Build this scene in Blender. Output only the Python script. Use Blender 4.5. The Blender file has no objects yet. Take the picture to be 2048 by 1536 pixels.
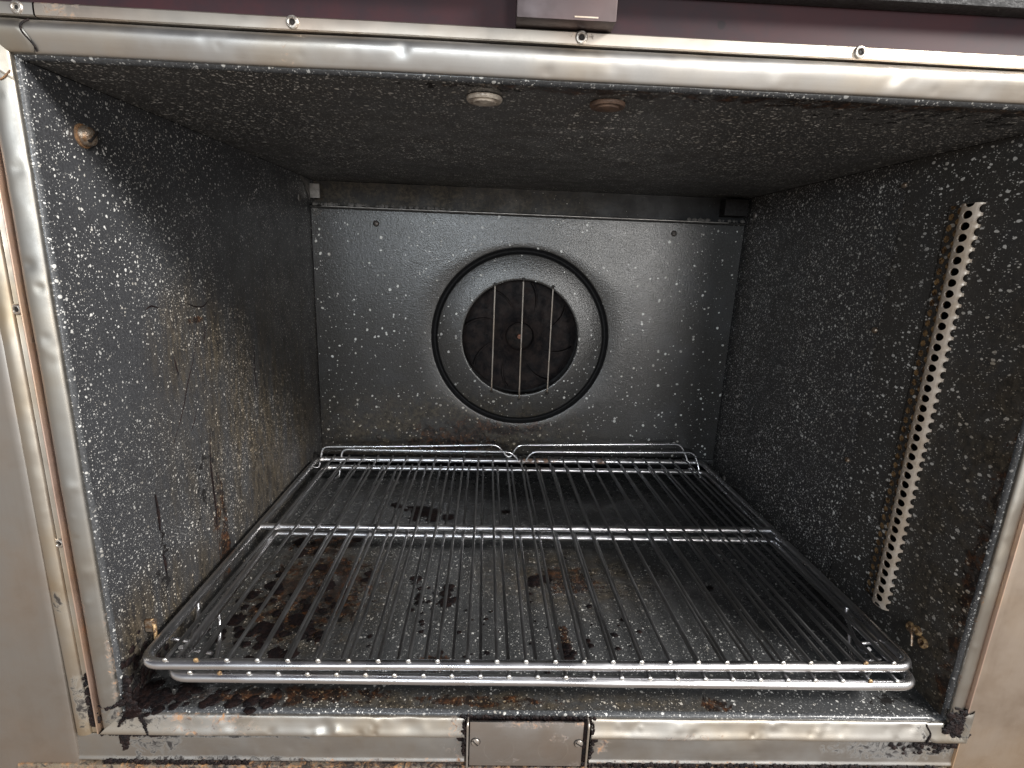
import bpy, bmesh, math, random
from mathutils import Vector, Matrix, noise
random.seed(7)
sc = bpy.context.scene
PI = math.pi

# ------------------------------------------------------------------ camera
cam_d = bpy.data.cameras.new("camera")
cam_d.sensor_width = 36.0
cam_d.lens = 18.41
cam_d.clip_start = 0.01
cam_d.clip_end = 50
cam = bpy.data.objects.new("camera", cam_d)
sc.collection.objects.link(cam)
_R = ((0.99898046, -0.03150287, -0.03233578), (-0.02402678, 0.23538541, -0.97160507), (0.03821972, 0.97139141, 0.23438852))
_M = Matrix(_R).to_4x4()
_M.translation = Vector((0.298853, -0.367028, 0.376934))
cam.matrix_world = _M
sc.camera = cam
sc.view_settings.view_transform = 'Standard'
sc.view_settings.look = 'None'
sc.view_settings.exposure = 0.0
sc.view_settings.gamma = 1.0
sc.view_settings.use_curve_mapping = False

# ------------------------------------------------------------------ world: soft kitchen surroundings
w = bpy.data.worlds.new("World")
sc.world = w
w.use_nodes = True
wn, wl = w.node_tree.nodes, w.node_tree.links
wn.clear()
wo = wn.new('ShaderNodeOutputWorld')
bg = wn.new('ShaderNodeBackground')
tc = wn.new('ShaderNodeTexCoord')
sep = wn.new('ShaderNodeSeparateXYZ')
mr = wn.new('ShaderNodeMapRange')
mr.inputs[1].default_value = -1
mr.inputs[2].default_value = 1
cr = wn.new('ShaderNodeValToRGB')
cr.color_ramp.elements[0].position = 0.0
cr.color_ramp.elements[0].color = (0.30, 0.25, 0.21, 1)
cr.color_ramp.elements[1].position = 1.0
cr.color_ramp.elements[1].color = (0.10, 0.10, 0.115, 1)
for p_, c_ in ((0.34, (0.46, 0.385, 0.32, 1)), (0.47, (0.55, 0.53, 0.50, 1)), (0.57, (0.575, 0.585, 0.60, 1)), (0.66, (0.22, 0.22, 0.25, 1)), (0.8, (0.075, 0.07, 0.085, 1))):
    e_ = cr.color_ramp.elements.new(p_)
    e_.color = c_
wl.new(tc.outputs['Generated'], sep.inputs[0])
wl.new(sep.outputs[2], mr.inputs[0])
wl.new(mr.outputs[0], cr.inputs[0])
wl.new(cr.outputs[0], bg.inputs[0])
bg.inputs[1].default_value = 1.0
wl.new(bg.outputs[0], wo.inputs[0])


def area(name, loc, tgt, sx, sy, power, col):
    d = bpy.data.lights.new(name, 'AREA')
    d.shape = 'RECTANGLE'
    d.size, d.size_y, d.energy, d.color = sx, sy, power, col
    o = bpy.data.objects.new(name, d)
    sc.collection.objects.link(o)
    o.location = loc
    o.rotation_euler = (Vector(tgt) - Vector(loc)).to_track_quat('-Z', 'Y').to_euler()
    return o


area("ceiling_lamp", (2.2, -1.15, 1.65), (0.15, 0.2, 0.2), 0.7, 0.45, 135, (1.0, 0.97, 0.93))
area("window_lamp", (0.02, -2.0, 0.60), (0.25, 0.5, 0.40), 0.50, 0.18, 15, (0.86, 0.94, 1.0))
area("doorway_lamp", (1.10, -2.0, 0.42), (0.5, 0.5, 0.38), 0.42, 0.62, 18, (1.0, 0.98, 0.95))

# ------------------------------------------------------------------ sizes
W, H, D = 0.70, 0.4843, 0.5045
C = sc.collection


# ------------------------------------------------------------------ material helpers
class NT:
    def __init__(s, name):
        s.m = bpy.data.materials.new(name)
        s.m.use_nodes = True
        s.n = s.m.node_tree.nodes
        s.l = s.m.node_tree.links
        s.p = s.n['Principled BSDF']
        s.tc = s.n.new('ShaderNodeTexCoord')
        s.obj = s.tc.outputs['Object']

    def put(s, inp, v):
        if isinstance(v, bpy.types.NodeSocket):
            s.l.new(v, inp)
        else:
            inp.default_value = v

    def math(s, op, a, b=0.0, c=None, clamp=False):
        n = s.n.new('ShaderNodeMath')
        n.operation = op
        n.use_clamp = clamp
        s.put(n.inputs[0], a)
        s.put(n.inputs[1], b)
        if c is not None:
            s.put(n.inputs[2], c)
        return n.outputs[0]

    def vscale(s, v, sc3, loc=(0, 0, 0)):
        n = s.n.new('ShaderNodeMapping')
        n.inputs['Scale'].default_value = sc3
        n.inputs['Location'].default_value = loc
        s.l.new(v, n.inputs[0])
        return n.outputs[0]

    def noise(s, scale, det=3, rough=0.55, vec=None, dist=0.0, col=False):
        n = s.n.new('ShaderNodeTexNoise')
        n.inputs['Scale'].default_value = scale
        n.inputs['Detail'].default_value = det
        n.inputs['Roughness'].default_value = rough
        n.inputs['Distortion'].default_value = dist
        s.l.new(vec if vec is not None else s.obj, n.inputs['Vector'])
        return n.outputs[1] if col else n.outputs[0]

    def ramp(s, v, a, b, lo=0.0, hi=1.0, smooth=True):
        n = s.n.new('ShaderNodeMapRange')
        n.interpolation_type = 'SMOOTHSTEP' if smooth else 'LINEAR'
        n.clamp = True
        s.put(n.inputs[0], v)
        for i, q in enumerate((a, b, lo, hi)):
            n.inputs[i + 1].default_value = q
        return n.outputs[0]

    def mix(s, f, a, b):
        n = s.n.new('ShaderNodeMix')
        n.data_type = 'RGBA'
        s.put(n.inputs[0], f)
        for i, q in ((6, a), (7, b)):
            if isinstance(q, bpy.types.NodeSocket):
                s.l.new(q, n.inputs[i])
            else:
                n.inputs[i].default_value = (*q, 1) if len(q) == 3 else q
        return n.outputs[2]

    def warp(s, v, amt, scale):
        nz = s.noise(scale, 2, vec=v, col=True)
        a = s.n.new('ShaderNodeVectorMath')
        a.operation = 'SUBTRACT'
        s.l.new(nz, a.inputs[0])
        a.inputs[1].default_value = (0.5, 0.5, 0.5)
        b = s.n.new('ShaderNodeVectorMath')
        b.operation = 'SCALE'
        s.l.new(a.outputs[0], b.inputs[0])
        b.inputs[3].default_value = amt
        c = s.n.new('ShaderNodeVectorMath')
        c.operation = 'ADD'
        s.l.new(v, c.inputs[0])
        s.l.new(b.outputs[0], c.inputs[1])
        return c.outputs[0]

    def specks(s, scale, rmax, keep, vec=None):
        """irregular dots: one per voronoi cell with a random radius (as a fraction of the cell), only in a share of cells"""
        v = vec if vec is not None else s.obj
        n = s.n.new('ShaderNodeTexVoronoi')
        n.feature = 'F1'
        n.inputs['Scale'].default_value = scale
        s.l.new(v, n.inputs['Vector'])
        sp = s.n.new('ShaderNodeSeparateColor')
        s.l.new(n.outputs['Color'], sp.inputs[0])
        r = s.math('POWER', sp.outputs[0], 3.0)
        r = s.math('MULTIPLY', r, rmax)
        r = s.math('ADD', r, rmax * 0.22)
        inside = s.math('SUBTRACT', r, n.outputs['Distance'])
        inside = s.math('MULTIPLY', inside, 20.0, clamp=True)
        k = s.math('LESS_THAN', sp.outputs[1], keep)
        return s.math('MULTIPLY', inside, k)

    def blob(s, cx, cy, cz, rx, ry, rz, soft=0.6):
        """elliptical place on a surface, 1 in the middle"""
        n = s.n.new('ShaderNodeMapping')
        n.vector_type = 'TEXTURE'
        n.inputs['Location'].default_value = (cx, cy, cz)
        n.inputs['Scale'].default_value = (rx, ry, rz)
        s.l.new(s.obj, n.inputs[0])
        l = s.n.new('ShaderNodeVectorMath')
        l.operation = 'LENGTH'
        s.l.new(n.outputs[0], l.inputs[0])
        return s.ramp(l.outputs['Value'], 1.0 - soft, 1.0 + soft, 1.0, 0.0)

    def bump(s, h, strength, dist, prev=None):
        b = s.n.new('ShaderNodeBump')
        b.inputs['Strength'].default_value = strength
        b.inputs['Distance'].default_value = dist
        s.put(b.inputs['Height'], h)
        if prev is not None:
            s.l.new(prev, b.inputs['Normal'])
        return b.outputs[0]

    def set(s, **k):
        for key, v in k.items():
            s.put(s.p.inputs[key.replace('_', ' ')], (*v, 1) if isinstance(v, tuple) and len(v) == 3 else v)
        return s.m


def enamel(name, dense=0.5, big=0.5, stains=(), crust=(), drip=0.0, bumpy=1.0, rough=0.34, base=(0.034, 0.035, 0.038), faded=0.0, streak=None, grease=(), size=1.0, grain=620, rvar=1.0, bright=1.0):
    """speckled black enamel; stains/grease/crust are lists of ellipses (cx,cy,cz,rx,ry,rz)"""
    t = NT(name)
    v = t.warp(t.obj, 0.0022 / size, 260 * size)
    if streak:
        v = t.vscale(v, streak)
    dmod = t.noise(9, 2)
    keepmod = t.ramp(dmod, 0.36, 0.60, 0.52, 1.0)
    s1 = t.specks(250 * size, 0.33, 0.46 * big, v)
    s2 = t.specks(480 * size, 0.36, 0.60 * dense, v)
    s3 = t.specks(880 * size, 0.38, 0.50 * dense, v)
    s3 = t.math('MULTIPLY', s3, 0.75)
    sp = t.math('MAXIMUM', s1, t.math('MAXIMUM', s2, s3))
    sp = t.math('MULTIPLY', sp, keepmod)
    # uneven black glaze
    g = t.noise(grain, 2)
    col = t.mix(t.ramp(g, 0.35, 0.7), base, tuple(c * 1.6 for c in base))
    cl = t.noise(14, 4, 0.6)
    col = t.mix(t.ramp(cl, 0.45, 0.75, 0, 0.5), col, (0.058, 0.061, 0.066))
    dirt = t.noise(24, 5, 0.65)
    spc = t.mix(t.ramp(t.noise(60, 2), 0.45, 0.7), tuple(c * bright for c in (0.66, 0.66, 0.64)), tuple(c * bright for c in (0.42, 0.40, 0.36)))
    col = t.mix(sp, col, spc)
    rgh = t.ramp(t.noise(30, 3), 0.3, 0.7, rough - 0.06 * rvar, rough + 0.10 * rvar)
    h = t.math('ADD', t.math('MULTIPLY', g, 0.8), t.math('MULTIPLY', sp, 0.6))
    nrm = t.bump(h, 0.30 * bumpy, 0.0007 * 620 / grain)

    def places(lst):
        o = None
        for b in lst:
            q = t.blob(*b)
            o = q if o is None else t.math('MAXIMUM', o, q)
        return o
    # olive film of baked grease (translucent: dots stay visible but turn tan)
    if grease:
        gm = places(grease)
        gn = t.math('MULTIPLY', gm, t.ramp(t.noise(38, 6, 0.7, vec=t.vscale(t.obj, (1, 1, 0.16 if drip else 1))), 0.36, 0.60, 0.2, 1.0))
        film = t.mix(t.ramp(t.noise(150, 6, 0.75, vec=t.vscale(t.obj, (1, 1, 0.3 if drip else 1))), 0.38, 0.62), (0.016, 0.012, 0.008), (0.085, 0.068, 0.045))
        tan = t.mix(sp, film, (0.30, 0.22, 0.12))
        col = t.mix(t.math('MULTIPLY', gn, 0.80), col, tan)
        nrm = t.bump(t.noise(170, 5, 0.75), 0.22, 0.0012, nrm)
    # brown burnt spots
    if stains:
        sm = places(stains)
        sv = t.vscale(t.obj, (1, 1, 0.3)) if drip else t.obj
        sn = t.ramp(t.math('ADD', t.noise(62, 9, 0.74, vec=sv, dist=0.9), t.math('MULTIPLY', sm, 0.27)), 0.68, 0.76)
        sn = t.math('MULTIPLY', sn, t.ramp(sm, 0.02, 0.25))
        brown = t.mix(t.ramp(t.noise(110, 6, 0.75), 0.46, 0.70), (0.012, 0.008, 0.007), (0.115, 0.045, 0.017))
        brown = t.mix(t.math('MULTIPLY', sp, 0.5), brown, (0.35, 0.22, 0.1))
        col = t.mix(t.math('MULTIPLY', sn, 0.9), col, brown)
    if crust:
        km = places(crust)
        kn = t.ramp(t.math('ADD', t.noise(66, 8, 0.74, dist=0.3), t.math('MULTIPLY', km, 0.20)), 0.72, 0.75)
        kn = t.math('MULTIPLY', kn, t.ramp(km, 0.02, 0.25))
        col = t.mix(kn, col, (0.006, 0.005, 0.005))
        rgh = t.math('ADD', rgh, t.math('MULTIPLY', kn, 0.3))
        nrm = t.bump(kn, 0.5, 0.001, nrm)
    return t.set(Base_Color=col, Roughness=rgh, Normal=nrm, Specular_IOR_Level=0.5)


def steel(name, axis=0, base=(0.60, 0.58, 0.54), tint=(0.62, 0.50, 0.33), tint_amt=0.5, rough=0.41, rust=(), rust_all=0.0, dents=0.35, char=(), metal=1.0, spots=1.0):
    t = NT(name)
    sv = [1.0, 1.0, 1.0]
    for i in range(3):
        sv[i] = 0.02 if i == axis else 1.0
    br = t.noise(1400, 3, 0.6, vec=t.vscale(t.obj, tuple(sv)))
    big = t.noise(7, 4, 0.6)
    haze_ = t.noise(22, 5, 0.65)
    col = t.mix(t.ramp(big, 0.42, 0.66, 0, tint_amt), base, tint)
    col = t.mix(t.ramp(haze_, 0.40, 0.72, 0, 0.45), col, tuple(min(1, c * 0.62) for c in base))
    rgh = t.math('ADD', t.ramp(haze_, 0.3, 0.75, rough - 0.05, rough + 0.14), t.math('MULTIPLY', br, 0.06))
    mt = metal
    # little dark specks of spatter
    dv = t.warp(t.obj, 0.003, 180)
    dots = t.specks(95, 0.20, 0.22 * spots, dv)
    col = t.mix(t.math('MULTIPLY', dots, 0.8), col, (0.10, 0.055, 0.03))
    mt = t.math('SUBTRACT', metal, t.math('MULTIPLY', dots, 0.7))
    allr = None
    for b in rust:
        q = t.blob(*b)
        allr = q if allr is None else t.math('MAXIMUM', allr, q)
    rn = t.noise(120, 8, 0.78, dist=0.8)
    if rust_all and allr is None:
        rm = t.ramp(rn, 0.74 - rust_all, 0.80 - rust_all * 0.8)
    elif allr is not None:
        rm = t.ramp(t.math('ADD', rn, t.math('MULTIPLY', allr, 0.24 + rust_all)), 0.72, 0.88)
        rm = t.math('MULTIPLY', rm, t.ramp(allr, 0.02, 0.3))
    else:
        rm = None
    if rm is not None:
        rc = t.mix(t.ramp(t.noise(140, 4), 0.4, 0.62), (0.045, 0.018, 0.012), (0.42, 0.20, 0.07))
        col = t.mix(t.math('MULTIPLY', rm, 0.85), col, rc)
        mt = t.math('SUBTRACT', mt, t.math('MULTIPLY', rm, 0.75), clamp=True)
        rgh = t.math('ADD', rgh, t.math('MULTIPLY', rm, 0.3))
    if char:
        cm = None
        for b in char:
            q = t.blob(*b)
            cm = q if cm is None else t.math('MAXIMUM', cm, q)
        cn = t.ramp(t.math('ADD', t.noise(95, 9, 0.76, dist=1.2), t.math('MULTIPLY', cm, 0.24)), 0.66, 0.82)
        cn = t.math('MULTIPLY', cn, t.ramp(cm, 0.02, 0.3))
        col = t.mix(t.math('MULTIPLY', cn, 0.96), col, (0.012, 0.009, 0.009))
        mt = t.math('SUBTRACT', mt, t.math('MULTIPLY', cn, 0.95), clamp=True)
        rgh = t.math('ADD', rgh, t.math('MULTIPLY', cn, 0.35))
    n1 = t.bump(t.noise(26, 2, 0.5), dents, 0.004)
    n2 = t.bump(br, 0.05, 0.0002, n1)
    return t.set(Base_Color=col, Roughness=rgh, Normal=n2, Metallic=mt)


def plain(name, col, rough=0.5, metal=0.0, var=0.35, sc_=60, col2=None, bump=0.3):
    t = NT(name)
    c2 = col2 or tuple(c * (1 - var) for c in col)
    c = t.mix(t.ramp(t.noise(sc_, 5, 0.7), 0.38, 0.64), col, c2)
    return t.set(Base_Color=c, Roughness=t.ramp(t.noise(sc_ * 1.7, 3), 0.3, 0.7, rough - 0.08, rough + 0.1), Metallic=metal,
                 Normal=t.bump(t.noise(sc_ * 4, 4), bump, 0.001))


M = {}
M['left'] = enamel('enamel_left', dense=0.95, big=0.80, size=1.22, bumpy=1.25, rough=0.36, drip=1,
                   grease=[(0, 0.33, 0.16, 0.2, 0.20, 0.17), (0, 0.06, 0.04, 0.1, 0.10, 0.05), (0, 0.16, 0.28, 0.1, 0.06, 0.06)],
                   stains=[(0, 0.17, 0.07, 0.1, 0.015, 0.07), (0, 0.16, 0.305, 0.1, 0.016, 0.004)],
                   crust=[(0, 0.02, 0.02, 0.1, 0.06, 0.035), (0, 0.07, 0.10, 0.1, 0.015, 0.05), (0, 0.15, 0.14, 0.1, 0.03, 0.06)])
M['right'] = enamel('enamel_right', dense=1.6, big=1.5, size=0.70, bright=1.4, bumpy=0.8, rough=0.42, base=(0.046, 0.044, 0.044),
                    grease=[(W, 0.0, 0.10, 0.1, 0.07, 0.22)],
                    stains=[(W, -0.01, 0.10, 0.1, 0.035, 0.2)])
M['right_front'] = enamel('enamel_right_front', dense=1.1, big=1.1, size=0.85, bright=1.2, base=(0.047, 0.044, 0.041), bumpy=0.8, rough=0.42, streak=(1, 0.62, 1),
                          grease=[(W, 0.0, 0.14, 0.1, 0.07, 0.24)],
                          stains=[(W, -0.005, 0.10, 0.1, 0.025, 0.2)])
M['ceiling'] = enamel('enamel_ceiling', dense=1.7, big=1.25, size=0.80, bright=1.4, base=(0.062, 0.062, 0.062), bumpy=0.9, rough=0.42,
                      stains=[(0.5, 0.01, H, 0.25, 0.014, 0.1)], crust=[(0.62, 0.03, H, 0.12, 0.03, 0.1), (0.27, 0.015, H, 0.05, 0.01, 0.1)])
M['floor'] = enamel('enamel_floor', dense=1.0, big=0.85, bumpy=1.0, rough=0.27, base=(0.044, 0.045, 0.046),
                    grease=[(0.40, 0.20, 0, 0.10, 0.06, 0.1), (0.10, 0.16, 0, 0.08, 0.10, 0.1), (0.30, 0.012, 0, 0.2, 0.012, 0.1)],
                    stains=[(0.10, 0.16, 0, 0.075, 0.09, 0.1), (0.08, 0.27, 0, 0.05, 0.05, 0.1), (0.395, 0.19, 0, 0.045, 0.030, 0.1), (0.377, 0.085, 0, 0.009, 0.035, 0.1),
                            (0.13, 0.016, 0, 0.10, 0.011, 0.1), (0.30, 0.013, 0, 0.07, 0.007, 0.1), (0.50, 0.012, 0, 0.015, 0.009, 0.1), (0.25, 0.055, 0, 0.03, 0.012, 0.1)],
                    crust=[(0.02, 0.02, 0, 0.06, 0.035, 0.1), (0.11, 0.12, 0, 0.05, 0.05, 0.1), (0.66, 0.015, 0, 0.03, 0.015, 0.1)])
M['panel'] = enamel('enamel_panel', dense=0.12, big=0.36, size=0.62, bright=1.0, grain=430, rvar=0.2, bumpy=1.3, rough=0.25, base=(0.029, 0.028, 0.027),
                    grease=[(0.22, D, 0.07, 0.22, 0.1, 0.07)],
                    stains=[(0.23, D, 0.06, 0.09, 0.1, 0.035), (0.30, D, 0.09, 0.10, 0.1, 0.02)], crust=[(0.52, D, 0.02, 0.01, 0.1, 0.01)])
M['groove'] = plain('dark_groove', (0.013, 0.013, 0.014), 0.6, 0, var=0.4, sc_=200, bump=0.5)  # groove ring toned darker than the panel
M['groove'].node_tree.nodes['Principled BSDF'].inputs['Specular IOR Level'].default_value = 0.15
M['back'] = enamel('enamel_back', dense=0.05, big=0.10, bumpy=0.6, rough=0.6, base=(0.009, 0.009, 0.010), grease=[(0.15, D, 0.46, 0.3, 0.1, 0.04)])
M['bead'] = enamel('enamel_bead', dense=1.35, big=1.5, bumpy=1.0, rough=0.28, base=(0.045, 0.047, 0.050))
M['top'] = steel('steel_top', 0, base=(0.498, 0.489, 0.474), tint_amt=0.5, tint=(0.548, 0.456, 0.332), dents=0.13, rust=[(0.165, 0, H + 0.006, 0.006, 0.05, 0.010), (0.265, 0, H + 0.001, 0.035, 0.05, 0.003), (0.47, 0, H, 0.12, 0.05, 0.0025)])
M['top_strip'] = steel('steel_top_strip', 0, base=(0.515, 0.473, 0.419), tint=(0.515, 0.391, 0.300), tint_amt=0.6, rust=[(0.346, 0, H + 0.030, 0.018, 0.05, 0.007), (0.03, 0, H + 0.028, 0.02, 0.05, 0.01)], dents=0.15)
M['side'] = steel('steel_side', 2, base=(0.390, 0.379, 0.356), tint=(0.432, 0.367, 0.276), tint_amt=0.6, dents=0.2, rust=[(-0.002, 0, 0.03, 0.004, 0.05, 0.10), (-0.019, 0, 0.10, 0.006, 0.05, 0.10)], char=[(-0.008, 0, -0.003, 0.02, 0.05, 0.012)])
M['side_outer'] = steel('steel_side_outer', 2, base=(0.498, 0.456, 0.395), tint=(0.515, 0.391, 0.237), tint_amt=0.8, char=[(-0.031, 0, 0.012, 0.006, 0.05, 0.035), (-0.034, 0, 0.105, 0.004, 0.05, 0.012)], rust=[(-0.040, 0, 0.13, 0.003, 0.05, 0.12)])
M['right_trim'] = steel('steel_right', 2, base=(0.40, 0.385, 0.355), tint=(0.42, 0.35, 0.25), rust=[(W + 0.001, 0, 0.08, 0.003, 0.05, 0.15)], char=[(W + 0.012, 0, -0.008, 0.012, 0.05, 0.016)], rough=0.36)
M['bottom'] = steel('steel_bottom', 0, base=(0.515, 0.497, 0.466), tint=(0.548, 0.440, 0.300), tint_amt=0.5, dents=0.3, rust=[(0.47, 0, -0.018, 0.05, 0.05, 0.006), (0.07, 0, -0.01, 0.06, 0.05, 0.02), (0.275, 0, -0.012, 0.008, 0.05, 0.03)],
                    char=[(0.012, 0, -0.006, 0.030, 0.05, 0.012), (0.04, 0, -0.001, 0.03, 0.05, 0.003), (0.69, 0, -0.01, 0.016, 0.05, 0.02)])
M['bottom_strip'] = steel('steel_bottom_strip', 0, base=(0.415, 0.407, 0.395), tint=(0.432, 0.383, 0.316), tint_amt=0.5, rough=0.40,
                          rust=[(0.35, 0, -0.046, 0.4, 0.05, 0.003), (0.275, 0, -0.03, 0.014, 0.05, 0.014), (0.40, 0, -0.03, 0.012, 0.05, 0.01)],
                          char=[(0.02, 0, -0.028, 0.028, 0.05, 0.016), (0.07, 0, -0.0235, 0.10, 0.05, 0.002), (0.67, 0, -0.030, 0.07, 0.05, 0.014), (0.08, 0, -0.046, 0.12, 0.05, 0.004)])
M['wornring'] = steel('worn_ring_steel', 0, base=(0.50, 0.47, 0.44), rough=0.42, dents=0.1)
M['sill'] = steel('steel_sill', 0, base=(0.30, 0.27, 0.24), rough=0.45, rust=[(0.35, 0, -0.055, 0.6, 0.1, 0.02)], char=[(0.4, 0, -0.052, 0.6, 0.1, 0.006)], rust_all=0.1)
M['plate'] = steel('steel_plate', 0, base=(0.481, 0.456, 0.435), tint=(0.498, 0.407, 0.332), tint_amt=0.7, rough=0.34, rust=[(0.362, 0, -0.018, 0.012, 0.05, 0.006), (0.345, 0, -0.004, 0.05, 0.05, 0.006), (0.32, 0, -0.042, 0.012, 0.05, 0.004), (0.385, 0, -0.045, 0.02, 0.05, 0.004)], dents=0.2)
M['panel_left'] = steel('steel_panel_left', 2, base=(0.415, 0.387, 0.356), tint=(0.465, 0.375, 0.300), tint_amt=0.5, rough=0.42, dents=0.10, spots=0.25)
M['panel_right'] = steel('steel_panel_right', 2, base=(0.481, 0.407, 0.340), tint=(0.515, 0.399, 0.284), tint_amt=0.6, rough=0.42, dents=0.10, spots=0.5)
M['ridge'] = steel('steel_ridge', 2, base=(0.66, 0.50, 0.42), tint=(0.72, 0.52, 0.33), tint_amt=0.8, rough=0.45, dents=0.0)
M['plum'] = plain('plum_header', (0.060, 0.020, 0.026), 0.5, 0.0, col2=(0.040, 0.020, 0.026), sc_=16, bump=0.03)
_t = NT('plum_header_spatter')
_c = _t.mix(_t.ramp(_t.noise(16, 5, 0.7), 0.38, 0.64), (0.040, 0.015, 0.018), (0.026, 0.015, 0.019))  # dark reflection in the steel header is put into this plum colour
_c = _t.mix(_t.math('MULTIPLY', _t.specks(62, 0.22, 0.35, _t.warp(_t.obj, 0.002, 200)), 0.75), _c, (0.010, 0.008, 0.010))
M['plum'] = _t.set(Base_Color=_c, Roughness=0.5)
M['plum'].node_tree.nodes['Principled BSDF'].inputs['Specular IOR Level'].default_value = 0.22
M['latch'] = steel('steel_latch', 0, base=(0.085, 0.07, 0.07), tint=(0.10, 0.06, 0.057), tint_amt=0.6, rough=0.42, dents=0.05, spots=0)
M['dark'] = plain('matte_dark', (0.018, 0.017, 0.018), 0.6, 0, var=0.5, sc_=120, bump=0.8)  # one dark tone for the jacket, fan chamber and corner box
M['canopy'] = plain('canopy_dark', (0.014, 0.014, 0.015), 0.62, 0.2, var=0.5, sc_=90, bump=0.8)
M['char'] = plain('charred_grease', (0.006, 0.005, 0.006), 0.5, 0, col2=(0.018, 0.010, 0.009), sc_=200, bump=1.0)
M['char'].node_tree.nodes['Principled BSDF'].inputs['Specular IOR Level'].default_value = 0.18
M['chrome'] = steel('rack_chrome', 0, base=(0.66, 0.66, 0.68), tint=(0.60, 0.55, 0.50), tint_amt=0.4, rough=0.25, dents=0.06, spots=0.1,
                    rust=[(0.028, 0.233, 0.005, 0.040, 0.03, 0.03), (0.138, 0.233, 0.005, 0.012, 0.03, 0.03), (0.285, 0.004, 0.004, 0.008, 0.02, 0.02)], rust_all=0.10)
M['chrome2'] = steel('rack_chrome_lower', 0, base=(0.64, 0.64, 0.66), tint=(0.60, 0.55, 0.50), tint_amt=0.4, rough=0.27, dents=0.06, spots=0.1)
M['wire'] = steel('rack_wire', 1, base=(0.38, 0.38, 0.39), tint=(0.30, 0.29, 0.28), tint_amt=0.6, rough=0.34, dents=0.1, spots=0.6)
M['wiretip'] = steel('rack_wire_tip', 1, base=(0.75, 0.74, 0.72), rough=0.35, dents=0.0, spots=0.0)
M['guard'] = steel('rack_guard_wire', 0, base=(0.72, 0.72, 0.74), tint=(0.6, 0.58, 0.56), tint_amt=0.3, rough=0.22, dents=0.05, spots=0.3)
M['fanbar'] = steel('fan_bar_steel', 2, base=(0.85, 0.79, 0.72), tint=(0.6, 0.42, 0.25), tint_amt=0.5, rough=0.3, dents=0.0, spots=0.4)
M['fan'] = plain('fan_dark', (0.006, 0.005, 0.006), 0.7, 0.0, col2=(0.022, 0.016, 0.015), sc_=62, bump=1.0)  # very dark mottled tone for fan disc and blades
M['hub'] = plain('hub_dark', (0.008, 0.007, 0.007), 0.7, 0.0, col2=(0.022, 0.015, 0.013), sc_=90, bump=0.8)  # very dark mottled tone for the hub
M['fan'].node_tree.nodes['Principled BSDF'].inputs['Specular IOR Level'].default_value = 0.2
M['hub'].node_tree.nodes['Principled BSDF'].inputs['Specular IOR Level'].default_value = 0.2
M['nut'] = plain('rusty_nut', (0.22, 0.09, 0.05), 0.55, 0.4, col2=(0.10, 0.05, 0.035), sc_=300)
M['rivet'] = plain('rivet_alu', (0.52, 0.49, 0.45), 0.38, 0.9, col2=(0.36, 0.31, 0.27), sc_=400)
M['hole'] = plain('hole_dark', (0.012, 0.009, 0.008), 0.7)
M['perf'] = plain('perforated_steel', (0.66, 0.57, 0.48), 0.34, 0.12, col2=(0.52, 0.42, 0.32), sc_=80, bump=0.05)
M['perf_flange'] = plain('perforated_flange', (0.035, 0.032, 0.030), 0.38, 0.3, col2=(0.05, 0.036, 0.022), sc_=80, bump=0.2)
M['amber'] = plain('amber_grease', (0.50, 0.33, 0.16), 0.30, 0.2, col2=(0.07, 0.035, 0.02), sc_=260, bump=0.6)
M['duct'] = plain('duct_brown', (0.07, 0.038, 0.028), 0.5, 0.2, col2=(0.045, 0.024, 0.018), sc_=120)
M['bolt'] = plain('bolt_tan', (0.50, 0.42, 0.34), 0.34, 0.85, col2=(0.30, 0.17, 0.09), sc_=260)
M['darkscrew'] = plain('sooted_screw', (0.05, 0.047, 0.045), 0.35, 0.6, col2=(0.11, 0.09, 0.075), sc_=400)
M['rustring'] = plain('rust_ring', (0.24, 0.13, 0.06), 0.7, 0, col2=(0.10, 0.06, 0.035), sc_=300)
M['knob'] = plain('knob_steel', (0.62, 0.56, 0.48), 0.42, 0.3, col2=(0.22, 0.17, 0.14), sc_=75)
M['knob2'] = plain('knob_rusty', (0.10, 0.065, 0.05), 0.6, 0.2, col2=(0.16, 0.10, 0.07), sc_=110)
M['residue'] = plain('pale_residue', (0.15, 0.14, 0.13), 0.6, 0.0, col2=(0.05, 0.05, 0.05), sc_=200)
M['bracket'] = plain('bracket_steel', (0.34, 0.32, 0.30), 0.4, 0.5, sc_=120)


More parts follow.
